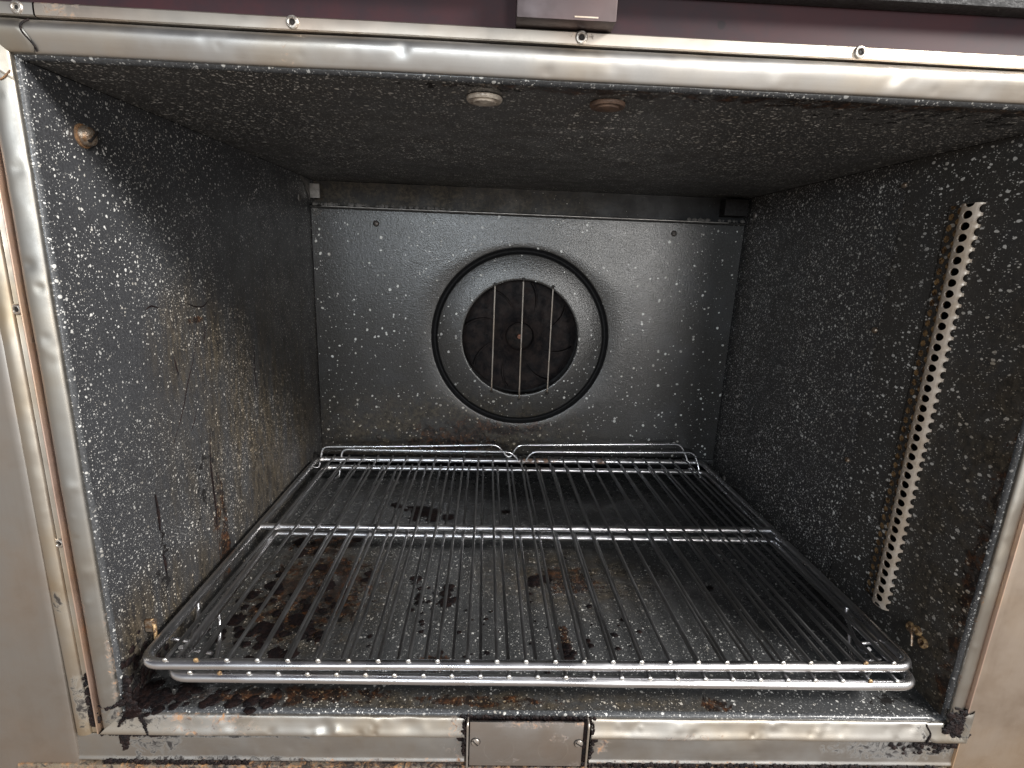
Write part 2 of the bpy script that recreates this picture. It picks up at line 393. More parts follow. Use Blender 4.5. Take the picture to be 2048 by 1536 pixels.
# ------------------------------------------------------------------ mesh helpers
class MB:
    def __init__(s):
        s.v, s.f = [], []

    def add(s, vs, fs):
        o = len(s.v)
        s.v += [tuple(q) for q in vs]
        s.f += [tuple(i + o for i in f) for f in fs]
        return s

    def box(s, x0, x1, y0, y1, z0, z1):
        vs = [(x, y, z) for x in (x0, x1) for y in (y0, y1) for z in (z0, z1)]
        return s.add(vs, [(0, 1, 3, 2), (4, 6, 7, 5), (0, 4, 5, 1), (2, 3, 7, 6), (0, 2, 6, 4), (1, 5, 7, 3)])

    def tube(s, pts, r, seg=12, cap=True, closed=False):
        pts = [Vector(p) for p in pts]
        n = len(pts)
        rings = []
        up = None
        for i, p in enumerate(pts):
            if closed:
                t = (pts[(i + 1) % n] - pts[i - 1]).normalized()
            else:
                t = (pts[min(i + 1, n - 1)] - pts[max(i - 1, 0)]).normalized()
            if up is None:
                up = Vector((0, 0, 1)) if abs(t.z) < 0.9 else Vector((1, 0, 0))
            up = (up - t * up.dot(t)).normalized()
            bi = t.cross(up)
            rr = r[i] if isinstance(r, (list, tuple)) else r
            rings.append([p + (up * math.cos(2 * PI * k / seg) + bi * math.sin(2 * PI * k / seg)) * rr for k in range(seg)])
        vs = [q for ring in rings for q in ring]
        fs = []
        for i in range(n if closed else n - 1):
            j = (i + 1) % n
            for k in range(seg):
                fs.append((i * seg + k, j * seg + k, j * seg + (k + 1) % seg, i * seg + (k + 1) % seg))
        if cap and not closed:
            fs.append(tuple(range(seg)))
            fs.append(tuple((n - 1) * seg + k for k in reversed(range(seg))))
        return s.add(vs, fs)

    def lathe(s, origin, axis, prof, seg=24, squash=None):
        """prof: list of (radius, height along axis)"""
        ax = Vector(axis).normalized()
        a = Vector((0, 0, 1)) if abs(ax.z) < 0.9 else Vector((1, 0, 0))
        u = ax.cross(a).normalized()
        v = ax.cross(u)
        o = Vector(origin)
        vs, fs = [], []
        for (r, h) in prof:
            for k in range(seg):
                an = 2 * PI * k / seg
                vs.append(o + ax * h + (u * math.cos(an) + v * math.sin(an)) * r)
        m = len(prof)
        for i in range(m - 1):
            for k in range(seg):
                fs.append((i * seg + k, i * seg + (k + 1) % seg, (i + 1) * seg + (k + 1) % seg, (i + 1) * seg + k))
        fs.append(tuple((m - 1) * seg + k for k in range(seg)))
        return s.add(vs, fs)

    def build(s, name, mat, parent=None, smooth=True, sharp=35, bevel=0, **tags):
        me = bpy.data.meshes.new(name)
        me.from_pydata(s.v, [], s.f)
        bm = bmesh.new()
        bm.from_mesh(me)
        bmesh.ops.recalc_face_normals(bm, faces=bm.faces)
        if bevel:
            bmesh.ops.bevel(bm, geom=[e for e in bm.edges if len(e.link_faces) == 2 and e.calc_face_angle(0) > 0.6], offset=bevel, segments=2, affect='EDGES', profile=0.6)
        bm.to_mesh(me)
        bm.free()
        if smooth:
            me.polygons.foreach_set('use_smooth', [True] * len(me.polygons))
            me.set_sharp_from_angle(angle=math.radians(sharp))
        me.materials.append(M[mat] if isinstance(mat, str) else mat)
        o = bpy.data.objects.new(name, me)
        C.objects.link(o)
        if parent:
            o.parent = parent
        for k, v in tags.items():
            o[k] = v
        return o


def fillet(pts, r, n=6):
    out = [Vector(pts[0])]
    for i in range(1, len(pts) - 1):
        a, b, c = Vector(pts[i - 1]), Vector(pts[i]), Vector(pts[i + 1])
        d1, d2 = (a - b), (c - b)
        rr = min(r, d1.length * 0.49, d2.length * 0.49)
        p0, p1 = b + d1.normalized() * rr, b + d2.normalized() * rr
        for k in range(n + 1):
            t = k / n
            out.append(p0 * (1 - t) ** 2 + b * 2 * t * (1 - t) + p1 * t * t)
    out.append(Vector(pts[-1]))
    return out


def empty(name, loc, **tags):
    o = bpy.data.objects.new(name, None)
    o.empty_display_size = 0.05
    C.objects.link(o)
    o.location = loc
    for k, v in tags.items():
        o[k] = v
    return o


oven = empty('convection_oven', (0, 0, 0), label='open convection oven with speckled black enamel cavity, steel trim and rear fan', category='oven')


def grid(f, nu, nv):
    vs = [f(i / nu, j / nv) for i in range(nu + 1) for j in range(nv + 1)]
    fs = [(i * (nv + 1) + j, (i + 1) * (nv + 1) + j, (i + 1) * (nv + 1) + j + 1, i * (nv + 1) + j + 1) for i in range(nu) for j in range(nv)]
    return vs, fs


def wob(x, y, z, a=0.0008, s=4.0):
    return noise.noise(Vector((x * s, y * s, z * s))) * a


# ------------------------------------------------------------------ cavity shell
Y0 = 0.0035      # the flat sheets start here; a rolled bead joins them to the trim
def wallsheet(f, nu, nv, name, mat, **k):
    return MB().add(*grid(f, nu, nv)).build(name, mat, oven, **k)


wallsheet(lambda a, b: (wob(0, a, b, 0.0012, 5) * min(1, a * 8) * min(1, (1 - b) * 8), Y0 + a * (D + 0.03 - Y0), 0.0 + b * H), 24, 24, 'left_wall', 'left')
YS = 0.1715
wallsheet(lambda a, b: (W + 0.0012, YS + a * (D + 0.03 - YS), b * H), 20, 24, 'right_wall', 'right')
# front sheet of the right wall, with the slot for the perforated strip cut out
SY0, SY1, SZ0, SZ1 = 0.0835, 0.1165, 0.0475, 0.4365
def rsheet():
    m = MB()
    ys = [Y0, 0.03, 0.055, SY0, SY1, 0.14, YS - 0.0004]
    zs = [0.0, SZ0] + [SZ0 + (SZ1 - SZ0) * i / 8 for i in range(1, 8)] + [SZ1, H]
    for i in range(len(ys) - 1):
        for j in range(len(zs) - 1):
            if ys[i] >= SY0 - 1e-6 and ys[i + 1] <= SY1 + 1e-6 and zs[j] >= SZ0 - 1e-6 and zs[j + 1] <= SZ1 + 1e-6:
                continue
            m.add([(W, ys[i], zs[j]), (W, ys[i + 1], zs[j]), (W, ys[i + 1], zs[j + 1]), (W, ys[i], zs[j + 1])], [(0, 1, 2, 3)])
    m.add([(W, YS - 0.0004, 0), (W + 0.003, YS - 0.0002, 0), (W + 0.003, YS - 0.0002, H), (W, YS - 0.0004, H)], [(0, 1, 2, 3)])
    return m


rsheet().build('right_wall_front_sheet', 'right_front', oven, smooth=False)
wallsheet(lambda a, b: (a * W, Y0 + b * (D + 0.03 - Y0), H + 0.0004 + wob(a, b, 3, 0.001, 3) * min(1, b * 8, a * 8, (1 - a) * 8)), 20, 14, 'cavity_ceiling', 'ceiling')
wallsheet(lambda a, b: (a * W, Y0 + b * (D + 0.03 - Y0), wob(a, b, 7, 0.0014, 4) * min(1, b * 8)), 30, 20, 'cavity_floor', 'floor')
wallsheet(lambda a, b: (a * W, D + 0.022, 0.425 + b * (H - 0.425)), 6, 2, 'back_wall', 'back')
# unseen box added round the cavity, open at the front, to block light leaks
jk = MB()
jk.box(-0.035, -0.030, 0.009, D + 0.10, -0.045, H + 0.028)
jk.box(W + 0.030, W + 0.035, 0.009, D + 0.10, -0.045, H + 0.028)
jk.box(-0.030, W + 0.030, 0.009, D + 0.10, H + 0.020, H + 0.025)
jk.box(-0.030, W + 0.030, 0.009, D + 0.10, -0.040, -0.035)
jk.box(-0.030, W + 0.030, D + 0.090, D + 0.095, -0.035, H + 0.020)
jk.build('light_block_jacket', 'dark', oven, smooth=False)

# rolled front bead of the liner: one part per side
def bead(side):
    n = 7
    prof = []
    for k in range(n + 1):
        an = PI / 2 * k / n
        prof.append((0.0026 * (1 - math.cos(an)), Y0 + 0.0004 - 0.0036 * math.sin(an)))   # (outward, y)
    prof.append((0.0050, 0.0004))
    prof.append((0.0064, 0.0030))
    N = 90
    vs, fs = [], []
    for i in range(N + 1):
        t = i / N
        for (u, y) in prof:
            q = wob(t * 9, y * 30, side == 'x', 0.0008, 2.2)
            if side == 'top':
                p = (-u + t * (W + 2 * u), y, H + u + q * 0.5)
            elif side == 'bottom':
                p = (-u + t * (W + 2 * u), y, -u + q)
            elif side == 'left':
                p = (-u + q * 0.5, y, -u + t * (H + 2 * u))
            else:
                p = (W + u + q * 0.5, y, -u + t * (H + 2 * u))
            vs.append(p)
    m = len(prof)
    for i in range(N):
        for j in range(m - 1):
            fs.append((i * m + j, (i + 1) * m + j, (i + 1) * m + j + 1, i * m + j + 1))
    return MB().add(vs, fs)


for sd in ('top', 'bottom', 'left', 'right'):
    bead(sd).build('liner_bead', 'bead', oven)

# black gap between liner and trim all round
def frame_ring(u0, u1, y, thick, name, mat):
    m = MB()
    m.box(-u1, W + u1, y, y + thick, H + u0, H + u1)
    m.box(-u1, W + u1, y, y + thick, -u1, -u0)
    m.box(-u1, -u0, y, y + thick, -u0 - 0.0001, H + u0 + 0.0001)
    m.box(W + u0, W + u1, y, y + thick, -u0 - 0.0001, H + u0 + 0.0001)
    return m.build(name, mat, oven, smooth=False)


frame_ring(0.0062, 0.050, 0.0045, 0.004, 'front_frame', 'char')

# ------------------------------------------------------------------ trims
BULGE = [(0.0026, 0.0015), (0.0024, -0.0008), (0.0030, -0.0022), (0.0055, -0.0036), (0.0085, -0.0050), (0.0115, -0.0062), (0.0140, -0.0068), (0.0160, -0.0066), (0.0180, -0.0056), (0.0198, -0.0036), (0.0210, -0.0012), (0.0216, 0.0020)]


def subdiv(prof, k=3):
    """catmull-rom refinement of a profile"""
    out = []
    P = [Vector(p).to_2d() if not isinstance(p, Vector) else p for p in [Vector((a, b)) for a, b in prof]]
    n = len(P)
    for i in range(n - 1):
        p0, p1, p2, p3 = P[max(i - 1, 0)], P[i], P[i + 1], P[min(i + 2, n - 1)]
        for j in range(k):
            t = j / k
            q = 0.5 * ((2 * p1) + (-p0 + p2) * t + (2 * p0 - 5 * p1 + 4 * p2 - p3) * t * t + (-p0 + 3 * p1 - 3 * p2 + p3) * t ** 3)
            out.append((q.x, q.y))
    out.append((P[-1].x, P[-1].y))
    return out


def sweep(prof, side, a0, a1, N=160, dents=(), wave=0.0004, mitre0=0.0, mitre1=0.0, lift=0.0):
    """sweep a (outward, y) profile along one side; dents: (position, outward, radius, depth)"""
    vs, fs = [], []
    m = len(prof)
    for i in range(N + 1):
        for (u, y) in prof:
            s0 = a0 - mitre0 * u
            s1 = a1 + mitre1 * u
            s_ = s0 + (s1 - s0) * i / N
            yy = y - lift
            k_ = noise.noise(Vector((s_ * 16, u * 60, {'top': 1, 'bottom': 2, 'left': 3, 'right': 4}[side] * 7.7)))
            yy += k_ * wave
            uu = u + noise.noise(Vector((s_ * 10, 3.3, {'top': 1, 'bottom': 2, 'left': 3, 'right': 4}[side] * 5.1))) * wave * 0.9
            for (ds, du, dr, dd) in dents:
                q = ((s_ - ds) ** 2 + (u - du) ** 2) / (dr * dr)
                if q < 6:
                    yy += dd * math.exp(-q)
            if side == 'top':
                vs.append((s_, yy, H + uu))
            elif side == 'bottom':
                vs.append((s_, yy, -uu))
            elif side == 'left':
                vs.append((-uu, yy, s_))
            else:
                vs.append((W + uu, yy, s_))
    for i in range(N):
        for j in range(m - 1):
            fs.append((i * m + j, (i + 1) * m + j, (i + 1) * m + j + 1, i * m + j + 1))
    return MB().add(vs, fs)


rnd = random.Random(3)
def rdents(a, b, n, u0, u1, d=0.0010):
    return [(rnd.uniform(a, b), rnd.uniform(u0, u1), rnd.uniform(0.002, 0.006), rnd.choice((-1, 1)) * rnd.uniform(0.2, 0.7) * d) for _ in range(n)]


B3 = subdiv(BULGE)
sweep(B3, 'top', 0, W, 420, [(0.236, 0.014, 0.004, 0.0013), (0.545, 0.013, 0.005, 0.0013)] + rdents(0.1, 0.65, 16, 0.004, 0.015, 0.0005), 0.0004, 1, 1).build('top_trim', 'top', oven)
TS = [(0.0222, 0.0010), (0.0223, -0.0022), (0.0230, -0.0030), (0.0262, -0.0031), (0.0292, -0.0028), (0.0300, -0.0020), (0.0301, 0.0012)]
sweep(TS, 'top', 0.0165, W + 0.03, 200, rdents(0.1, 0.65, 6, 0.023, 0.028, 0.0003), 0.0003).build('rivet_strip', 'top_strip', oven)
sweep(TS, 'top', -0.06, 0.0158, 20, (), 0.0002, lift=0.0005).build('rivet_strip', 'top', oven)
ldents = [(0.36, 0.012, 0.004, 0.0012), (0.42, 0.008, 0.005, 0.001), (0.345, 0.007, 0.003, 0.0008), (0.20, 0.010, 0.006, -0.0008)] + rdents(0.0, 0.47, 22, 0.003, 0.014, 0.0006)
LB = subdiv([(0.0026, 0.0015), (0.0024, -0.0012), (0.0032, -0.0030), (0.0060, -0.0042), (0.0100, -0.0050), (0.0135, -0.0050), (0.0165, -0.0038), (0.0190, -0.0012), (0.0205, 0.0012)])
sweep(LB, 'left', 0, H, 320, ldents, 0.0005, 1, 1).build('left_trim', 'side', oven)
# copper coloured folded edge beside it, riveted strip, outer rounded strip
LR = subdiv([(0.0211, 0.0015), (0.0212, -0.0040), (0.0215, -0.0048), (0.0220, -0.0048), (0.0224, -0.0040), (0.0226, 0.0010)], 3)
sweep(LR, 'left', -0.0205, H + 0.0216, 120, (), 0.0003).build('folded_edge', 'ridge', oven)
LSx = [(0.0232, 0.0010), (0.0233, -0.0012), (0.0240, -0.0016), (0.0275, -0.0018), (0.0278, -0.0020)]
sweep(LSx, 'left', -0.0215, H + 0.0216, 120, (), 0.0002).build('rivet_strip', 'side_outer', oven)
LO = subdiv([(0.0280, 0.0005), (0.0281, -0.0030), (0.0292, -0.0044), (0.0325, -0.0054), (0.0360, -0.0052), (0.0390, -0.0036), (0.0400, 0.0008)])
sweep(LO, 'left', -0.0215, H + 0.0216, 120, rdents(0, 0.4, 6, 0.030, 0.037, 0.0005), 0.0004).build('outer_trim', 'side_outer', oven)
# right
RB = subdiv([(0.0026, 0.0015), (0.0024, -0.0012), (0.0034, -0.0028), (0.0065, -0.0038), (0.0100, -0.0038), (0.0135, -0.0024), (0.0160, 0.0010)])
sweep(RB, 'right', 0, H, 260, rdents(0, 0.4, 8, 0.003, 0.012, 0.0004), 0.0003, 1, 1).build('right_trim', 'right_trim', oven)
# bottom: rounded lip, flat strip under it, rusty lower edge; the cover plate interrupts them
BL_ = subdiv([(0.0034, 0.0020), (0.0030, -0.0006), (0.0038, -0.0022), (0.0080, -0.0032), (0.0125, -0.0044), (0.0165, -0.0058), (0.0192, -0.0060), (0.0208, -0.0044), (0.0212, -0.0006)])
PX0, PX1 = 0.2835, 0.3895
bd1 = [(0.165, 0.012, 0.006, 0.0016), (0.175, 0.014, 0.004, -0.0014), (0.235, 0.010, 0.008, 0.0012), (0.09, 0.012, 0.007, 0.001)] + rdents(0.02, 0.27, 16, 0.006, 0.018, 0.0012)
bd2 = rdents(0.40, 0.69, 26, 0.006, 0.018, 0.0012)
sweep(BL_, 'bottom', 0, PX0 - 0.001, 260, bd1, 0.0006, 1, 0).build('bottom_trim', 'bottom', oven)
sweep(BL_, 'bottom', PX1 + 0.001, W, 260, bd2, 0.0006, 0, 1).build('bottom_trim', 'bottom', oven)
BS_ = subdiv([(0.0218, 0.0010), (0.0220, -0.0022), (0.0236, -0.0028), (0.0330, -0.0032), (0.0420, -0.0034), (0.0440, -0.0036), (0.0456, -0.0042), (0.0468, -0.0044), (0.0476, -0.0036), (0.0482, -0.0010)])
sweep(BS_, 'bottom', -0.041, PX0 - 0.001, 200, rdents(0, 0.27, 10, 0.025, 0.040, 0.0006), 0.0005).build('sill_strip', 'bottom_strip', oven)
sweep(BS_, 'bottom', PX1 + 0.001, W + 0.0165, 200, rdents(0.4, 0.7, 10, 0.025, 0.040, 0.0006), 0.0005).build('sill_strip', 'bottom_strip', oven)
sweep([(0.050, 0.004), (0.0502, -0.006), (0.058, -0.0075), (0.07, -0.0075), (0.07, 0.004)], 'bottom', -0.09, W + 0.06, 60, (), 0.0005).build('sill_base', 'sill', oven)

# corner pieces (overlap the mitres) with a ragged seam
def corner(kind, prof, cx, cz, L, mat):
    """sheet-metal corner cap wrapped over both bulges, 1 mm proud"""
    m = MB()
    for leg in (0, 1):
        vs, fs = [], []
        N = 18
        for i in range(N + 1):
            for (u, y) in prof:
                jag = L * (0.86 + 0.30 * math.sin(u * 210 + leg * 1.7) * (1 if kind != 'tip' else 0.3))
                s_ = -u + (jag + u) * i / N
                x_, z_ = (s_, -u) if leg == 0 else (-u, s_)
                e_ = 0.0007 * (1 - 0.9 * max(0, i - N + 2) / 2)
                vs.append((cx[0] + cx[1] * x_, y - e_, cz[0] + cz[1] * z_))
        k = len(prof)
        for i in range(N):
            for j in range(k - 1):
                fs.append((i * k + j, (i + 1) * k + j, (i + 1) * k + j + 1, i * k + j + 1))
        m.add(vs, fs)
    return m


core = [p for p in B3 if p[1] < 0.0012]
corner('a', [p for p in BL_ if p[1] < 0.001], (W, -1), (0, 1), 0.017, 'right_trim').build('corner_piece', 'right_trim', oven)
corner('a', [(u, y - 0.0006) for u, y in core], (0, 1), (H, -1), 0.012, 'side').build('corner_piece', 'side', oven)

# dark seams drawn by the joints: thin black filler beads
def seam(pts, r, name='joint_filler', mat='char'):
    P = fillet(pts, 0.002, 3)
    q = []
    for i, p in enumerate(P):
        q.append(p)
    MB().tube(q, r, 6).build(name, mat, oven)


def by_prof(prof, u):
    for (a, b) in zip(prof, prof[1:]):
        if a[0] <= u <= b[0] and b[0] > a[0]:
            t = (u - a[0]) / (b[0] - a[0])
            return a[1] + (b[1] - a[1]) * t
    return prof[-1][1]


for k in range(1):
    seam([(0.0125 + 0.0022 * math.sin(u * 330), by_prof(B3, u) - 0.0011, H + u) for u in [0.0032 + i * 0.0012 for i in range(15)]], 0.00055)
seam([(W - 0.0150 - 0.0018 * math.sin(u * 400), by_prof(BL_, u) - 0.0008, -u) for u in [0.0036 + i * 0.0013 for i in range(13)]], 0.0008)
seam([(W + u, by_prof(RB, u) - 0.0010, 0.0125 + 0.0018 * math.sin(u * 300)) for u in [0.0036 + i * 0.0012 for i in range(10)]], 0.0008)
# outlined octagonal tip on the upper left trim
seam([(-u, by_prof(LB, u) - 0.0010, z) for u, z in ((0.0030, 0.4765), (0.0050, 0.4735), (0.0080, 0.4705), (0.0140, 0.4708), (0.0185, 0.472))], 0.0005, mat='rustring')

# charred grease in the lower corners: bumpy flat lumps lying on the sheets
def crust(pts, th, seed, nrm=(0, -1, 0), name='charred_grease'):
    """pts: list of (x,y,z,radius) discs merged into an irregular crust"""
    r = random.Random(seed)
    m = MB()
    n = Vector(nrm).normalized()
    a = Vector((0, 0, 1)) if abs(n.z) < 0.9 else Vector((1, 0, 0))
    u = n.cross(a).normalized()
    v = n.cross(u)
    for (x, y, z, rad) in pts:
        o = Vector((x, y, z))
        K = 14
        ring0, ring1 = [], []
        for k in range(K):
            an = 2 * PI * k / K
            q = rad * (0.72 + 0.5 * r.random())
            d = u * math.cos(an) + v * math.sin(an)
            ring0.append(o + d * q)
            ring1.append(o + d * q * 0.72 + n * th * (0.5 + r.random()))
        c = o + n * th * (0.8 + r.random() * 0.6)
        vs = ring0 + ring1 + [c]
        fs = [(k, (k + 1) % K, K + (k + 1) % K, K + k) for k in range(K)] + [(K + k, K + (k + 1) % K, 2 * K) for k in range(K)]
        m.add(vs, fs)
    return m.build(name, 'char', oven, sharp=80, kind='stuff')


def trail(pts, r0, r1, n, seed, jit=0.4):
    rr = random.Random(seed)
    out = []
    for i in range(n):
        t = i / (n - 1) * (len(pts) - 1)
        k = min(int(t), len(pts) - 2)
        f = t - k
        p = Vector(pts[k]) * (1 - f) + Vector(pts[k + 1]) * f
        r = r0 + (r1 - r0) * i / (n - 1)
        out.append((p.x + rr.uniform(-jit, jit) * r, p.y, p.z + rr.uniform(-jit, jit) * r, r * rr.uniform(0.7, 1.2)))
    return out


# spider-like black crack at the lower left corner
Yc = -0.0036
cr_ = []
cr_ += trail([(0.004, -0.001, 0.010), (-0.002, Yc, 0.008), (-0.010, Yc - 0.0012, 0.005), (-0.0185, Yc + 0.0010, 0.006)], 0.0026, 0.0008, 22, 1)
cr_ += trail([(0.006, -0.001, 0.006), (0.003, Yc, -0.002), (-0.0035, Yc - 0.001, -0.012)], 0.0032, 0.0010, 18, 2)
cr_ += trail([(0.008, -0.001, 0.002), (0.015, Yc, -0.004), (0.018, Yc - 0.001, -0.013), (0.020, Yc - 0.0022, -0.019)], 0.0030, 0.0009, 20, 3)
cr_ += trail([(0.004, 0.002, 0.03), (0.004, -0.0015, 0.010), (0.010, -0.001, 0.0)], 0.0030, 0.0042, 18, 4)
crust(cr_, 0.0008, 11)
crust(trail([(-0.0255, -0.0020, 0.035), (-0.0262, -0.0020, 0.010), (-0.0235, -0.0022, -0.014)], 0.0012, 0.0034, 34, 5, 0.8), 0.0009, 12)
crust(trail([(-0.022, -0.0030, -0.0215), (0.02, -0.0036, -0.0225), (0.035, -0.0030, -0.0225)], 0.0016, 0.0008, 30, 6, 0.5) + trail([(0.000, -0.0032, -0.024), (-0.002, -0.0034, -0.036)], 0.0042, 0.0018, 12, 7, 0.7), 0.0008, 13)
crust(trail([(W + 0.004, -0.0035, 0.004), (W + 0.012, -0.0040, 0.004), (W + 0.010, -0.0045, -0.010)], 0.0035, 0.0050, 26, 8, 0.9), 0.0012, 14)
crust(trail([(W - 0.02, -0.0030, -0.0225), (W + 0.012, -0.0036, -0.0235)], 0.0012, 0.0030, 22, 9, 0.6), 0.0010, 15)
_r6 = random.Random(66)
crust([(W + _r6.gauss(0.008, 0.005), -0.0046, -0.004 + _r6.gauss(0, 0.007), _r6.uniform(0.0012, 0.0038)) for _ in range(46)], 0.0010, 61)
crust([(W - 0.03 + _r6.gauss(0.018, 0.016), -0.0033, -0.024 - abs(_r6.gauss(0, 0.004)), _r6.uniform(0.0008, 0.0024)) for _ in range(44)], 0.0006, 62)
# burnt line under the liner lip and along the sill edge
rr_ = random.Random(21)
crust([(rr_.uniform(0.0, W), -0.0006, -0.0055 + rr_.uniform(-0.0005, 0.0005), rr_.uniform(0.0007, 0.0016)) for _ in range(230)], 0.0006, 16)
crust([(rr_.choice((rr_.uniform(0.30, W), rr_.uniform(0.40, 0.68), rr_.uniform(-0.02, 0.10))), -0.0048, -0.0474 - abs(rr_.gauss(0, 0.0016)), rr_.uniform(0.0007, 0.0026)) for _ in range(360)], 0.0010, 17)
crust([(rr_.uniform(PX0 - 0.004, PX1 + 0.004), -0.0018, -0.0020 + rr_.uniform(-0.001, 0.001), rr_.uniform(0.0010, 0.0022)) for _ in range(90)], 0.0007, 18)
for x_, sd_ in ((PX0 - 0.002, 30), (PX1 + 0.002, 31)):
    crust(trail([(x_, -0.0045, -0.004), (x_, -0.005, -0.020), (x_, -0.0038, -0.040)], 0.0011, 0.0016, 26, sd_, 0.8) + [(x_ + (-0.003 if sd_ == 30 else 0.003), -0.0040, -0.0225, 0.0028)], 0.0008, sd_)

# black burnt-on islands on the cavity floor
_r8 = random.Random(88)
def islands(cx, cy, sx, sy, n, rmin, rmax, seed):
    crust([(cx + _r8.gauss(0, sx), cy + _r8.gauss(0, sy), 0.0011, 1.45 * _r8.uniform(rmin, rmax)) for _ in range(n)], 0.0005, seed, (0, 0, 1))


islands(0.205, 0.352, 0.012, 0.008, 22, 0.002, 0.007, 71)
islands(0.172, 0.368, 0.010, 0.005, 8, 0.002, 0.005, 72)
islands(0.254, 0.152, 0.004, 0.010, 13, 0.002, 0.005, 73)
islands(0.225, 0.150, 0.010, 0.012, 16, 0.001, 0.003, 74)
islands(0.215, 0.185, 0.003, 0.003, 4, 0.002, 0.004, 75)
islands(0.379, 0.068, 0.003, 0.008, 9, 0.002, 0.004, 76)
islands(0.362, 0.190, 0.006, 0.006, 10, 0.002, 0.006, 77)
islands(0.42, 0.105, 0.03, 0.02, 14, 0.0008, 0.0024, 78)
islands(0.30, 0.10, 0.05, 0.03, 20, 0.0008, 0.0022, 79)
islands(0.56, 0.18, 0.004, 0.003, 4, 0.002, 0.003, 80)
islands(0.014, 0.013, 0.011, 0.008, 44, 0.001, 0.005, 82)
islands(0.075, 0.010, 0.035, 0.005, 30, 0.001, 0.004, 83)
islands(0.085, 0.13, 0.03, 0.03, 34, 0.002, 0.007, 84)
islands(0.10, 0.09, 0.035, 0.02, 30, 0.001, 0.004, 85)
islands(0.07, 0.25, 0.02, 0.03, 16, 0.002, 0.006, 86)
crust([(0.0011, abs(_r8.gauss(0.022, 0.012)) + 0.004, abs(_r8.gauss(0.0, 0.022)), _r8.uniform(0.001, 0.004)) for _ in range(70)], 0.0005, 87, (1, 0, 0))
islands(0.32, 0.36, 0.006, 0.003, 5, 0.0015, 0.0028, 81)

# ------------------------------------------------------------------ header, latch, canopy, side panels
MB().box(-0.25, W + 0.25, 0.0012, 0.02, H + 0.0303, H + 0.30).build('header_panel', 'plum', oven, smooth=False)
MB().box(-0.25, W + 0.25, -0.012, 0.0008, H + 0.0515, H + 0.30).build('canopy', 'canopy', oven, bevel=0.0012)
lb = MB().box(0.3045, 0.3640, -0.0165, 0.0010, H + 0.0305, H + 0.10).build('latch_block', 'latch', oven, bevel=0.0010)
MB().box(0.3390, 0.3530, -0.01685, -0.0163, H + 0.0318, H + 0.0326).build('worn_edge', 'perf', lb, smooth=False)


def side_panel(x_top, x_bot, out, y, name, mat):
    """tall flat sheet whose inner vertical edge is rolled back"""
    sgn = -1 if out < 0 else 1
    vs, fs = [], []
    prof = [(0.0, 0.004), (0.0, -0.0016), (0.0006, -0.0030), (0.0018, -0.0036), (0.006, -0.0038), (abs(out), -0.0038)]
    zs = [-0.20 + i * (1.0 / 30) for i in range(31)]
    for z_ in zs:
        t = (z_ + 0.06) / 0.4
        xe = x_bot + (x_top - x_bot) * t
        for (u, yy) in prof:
            vs.append((xe + sgn * u, y + yy + wob(u, z_, 5, 0.0006, 6), z_))
    k = len(prof)
    for i in range(30):
        for j in range(k - 1):
            fs.append((i * k + j, (i + 1) * k + j, (i + 1) * k + j + 1, i * k + j + 1))
    return MB().add(vs, fs).build(name, mat, oven)


side_panel(-0.0365, -0.0405, -0.3, -0.0015, 'side_panel', 'panel_left')
side_panel(W + 0.0150, W + 0.0152, 0.3, -0.0012, 'side_panel', 'panel_right')
sweep(subdiv([(0.0140, 0.0006), (0.0141, -0.0046), (0.0146, -0.0054), (0.0152, -0.0054), (0.0156, -0.0044)], 2), 'right', -0.06, H, 80, (), 0.0002).build('folded_edge', 'ridge', oven)

# ------------------------------------------------------------------ rivets
def rivet(x, y, z):
    m = MB().lathe((x, y, z), (0, -1, 0), [(0.0039, 0.0), (0.0039, 0.0006), (0.0033, 0.0014), (0.0023, 0.0016), (0.0018, 0.0012), (0.0016, 0.0002)], 20)
    o = m.build('rivet', 'rivet', oven)
    MB().lathe((x, y, z), (0, -1, 0), [(0.0017, 0.0003), (0.0010, 0.0007)], 12).build('rivet_core', 'hole', o)


for x_ in (0.0065, 0.1690, 0.3455, 0.5215, 0.69):
    rivet(x_, -0.0030, H + 0.0264)
for z_ in (0.330, 0.154, 0.47):
    rivet(-0.0265, -0.0018, z_)

# ------------------------------------------------------------------ cover plate with two slotted screws
pz0, pz1 = -0.0475, -0.0022
pl = MB().box(PX0 + 0.0034, PX1 - 0.0066, -0.0068, -0.0052, pz0, pz1).build('cover_plate', 'plate', oven, bevel=0.0003)
for (x_) in (PX0 + 0.0015, PX1 - 0.0026):
    MB().tube(fillet([(x_, 0.002, -0.0020), (x_, -0.0086, -0.0030), (x_, -0.0086, pz0)], 0.003, 5), 0.0009, 8).build('plate_edge', 'wornring', pl)
MB().box(PX0 - 0.0005, PX1 + 0.0005, -0.0020, -0.0012, pz0, -0.0015).build('plate_recess', 'char', pl, smooth=False)


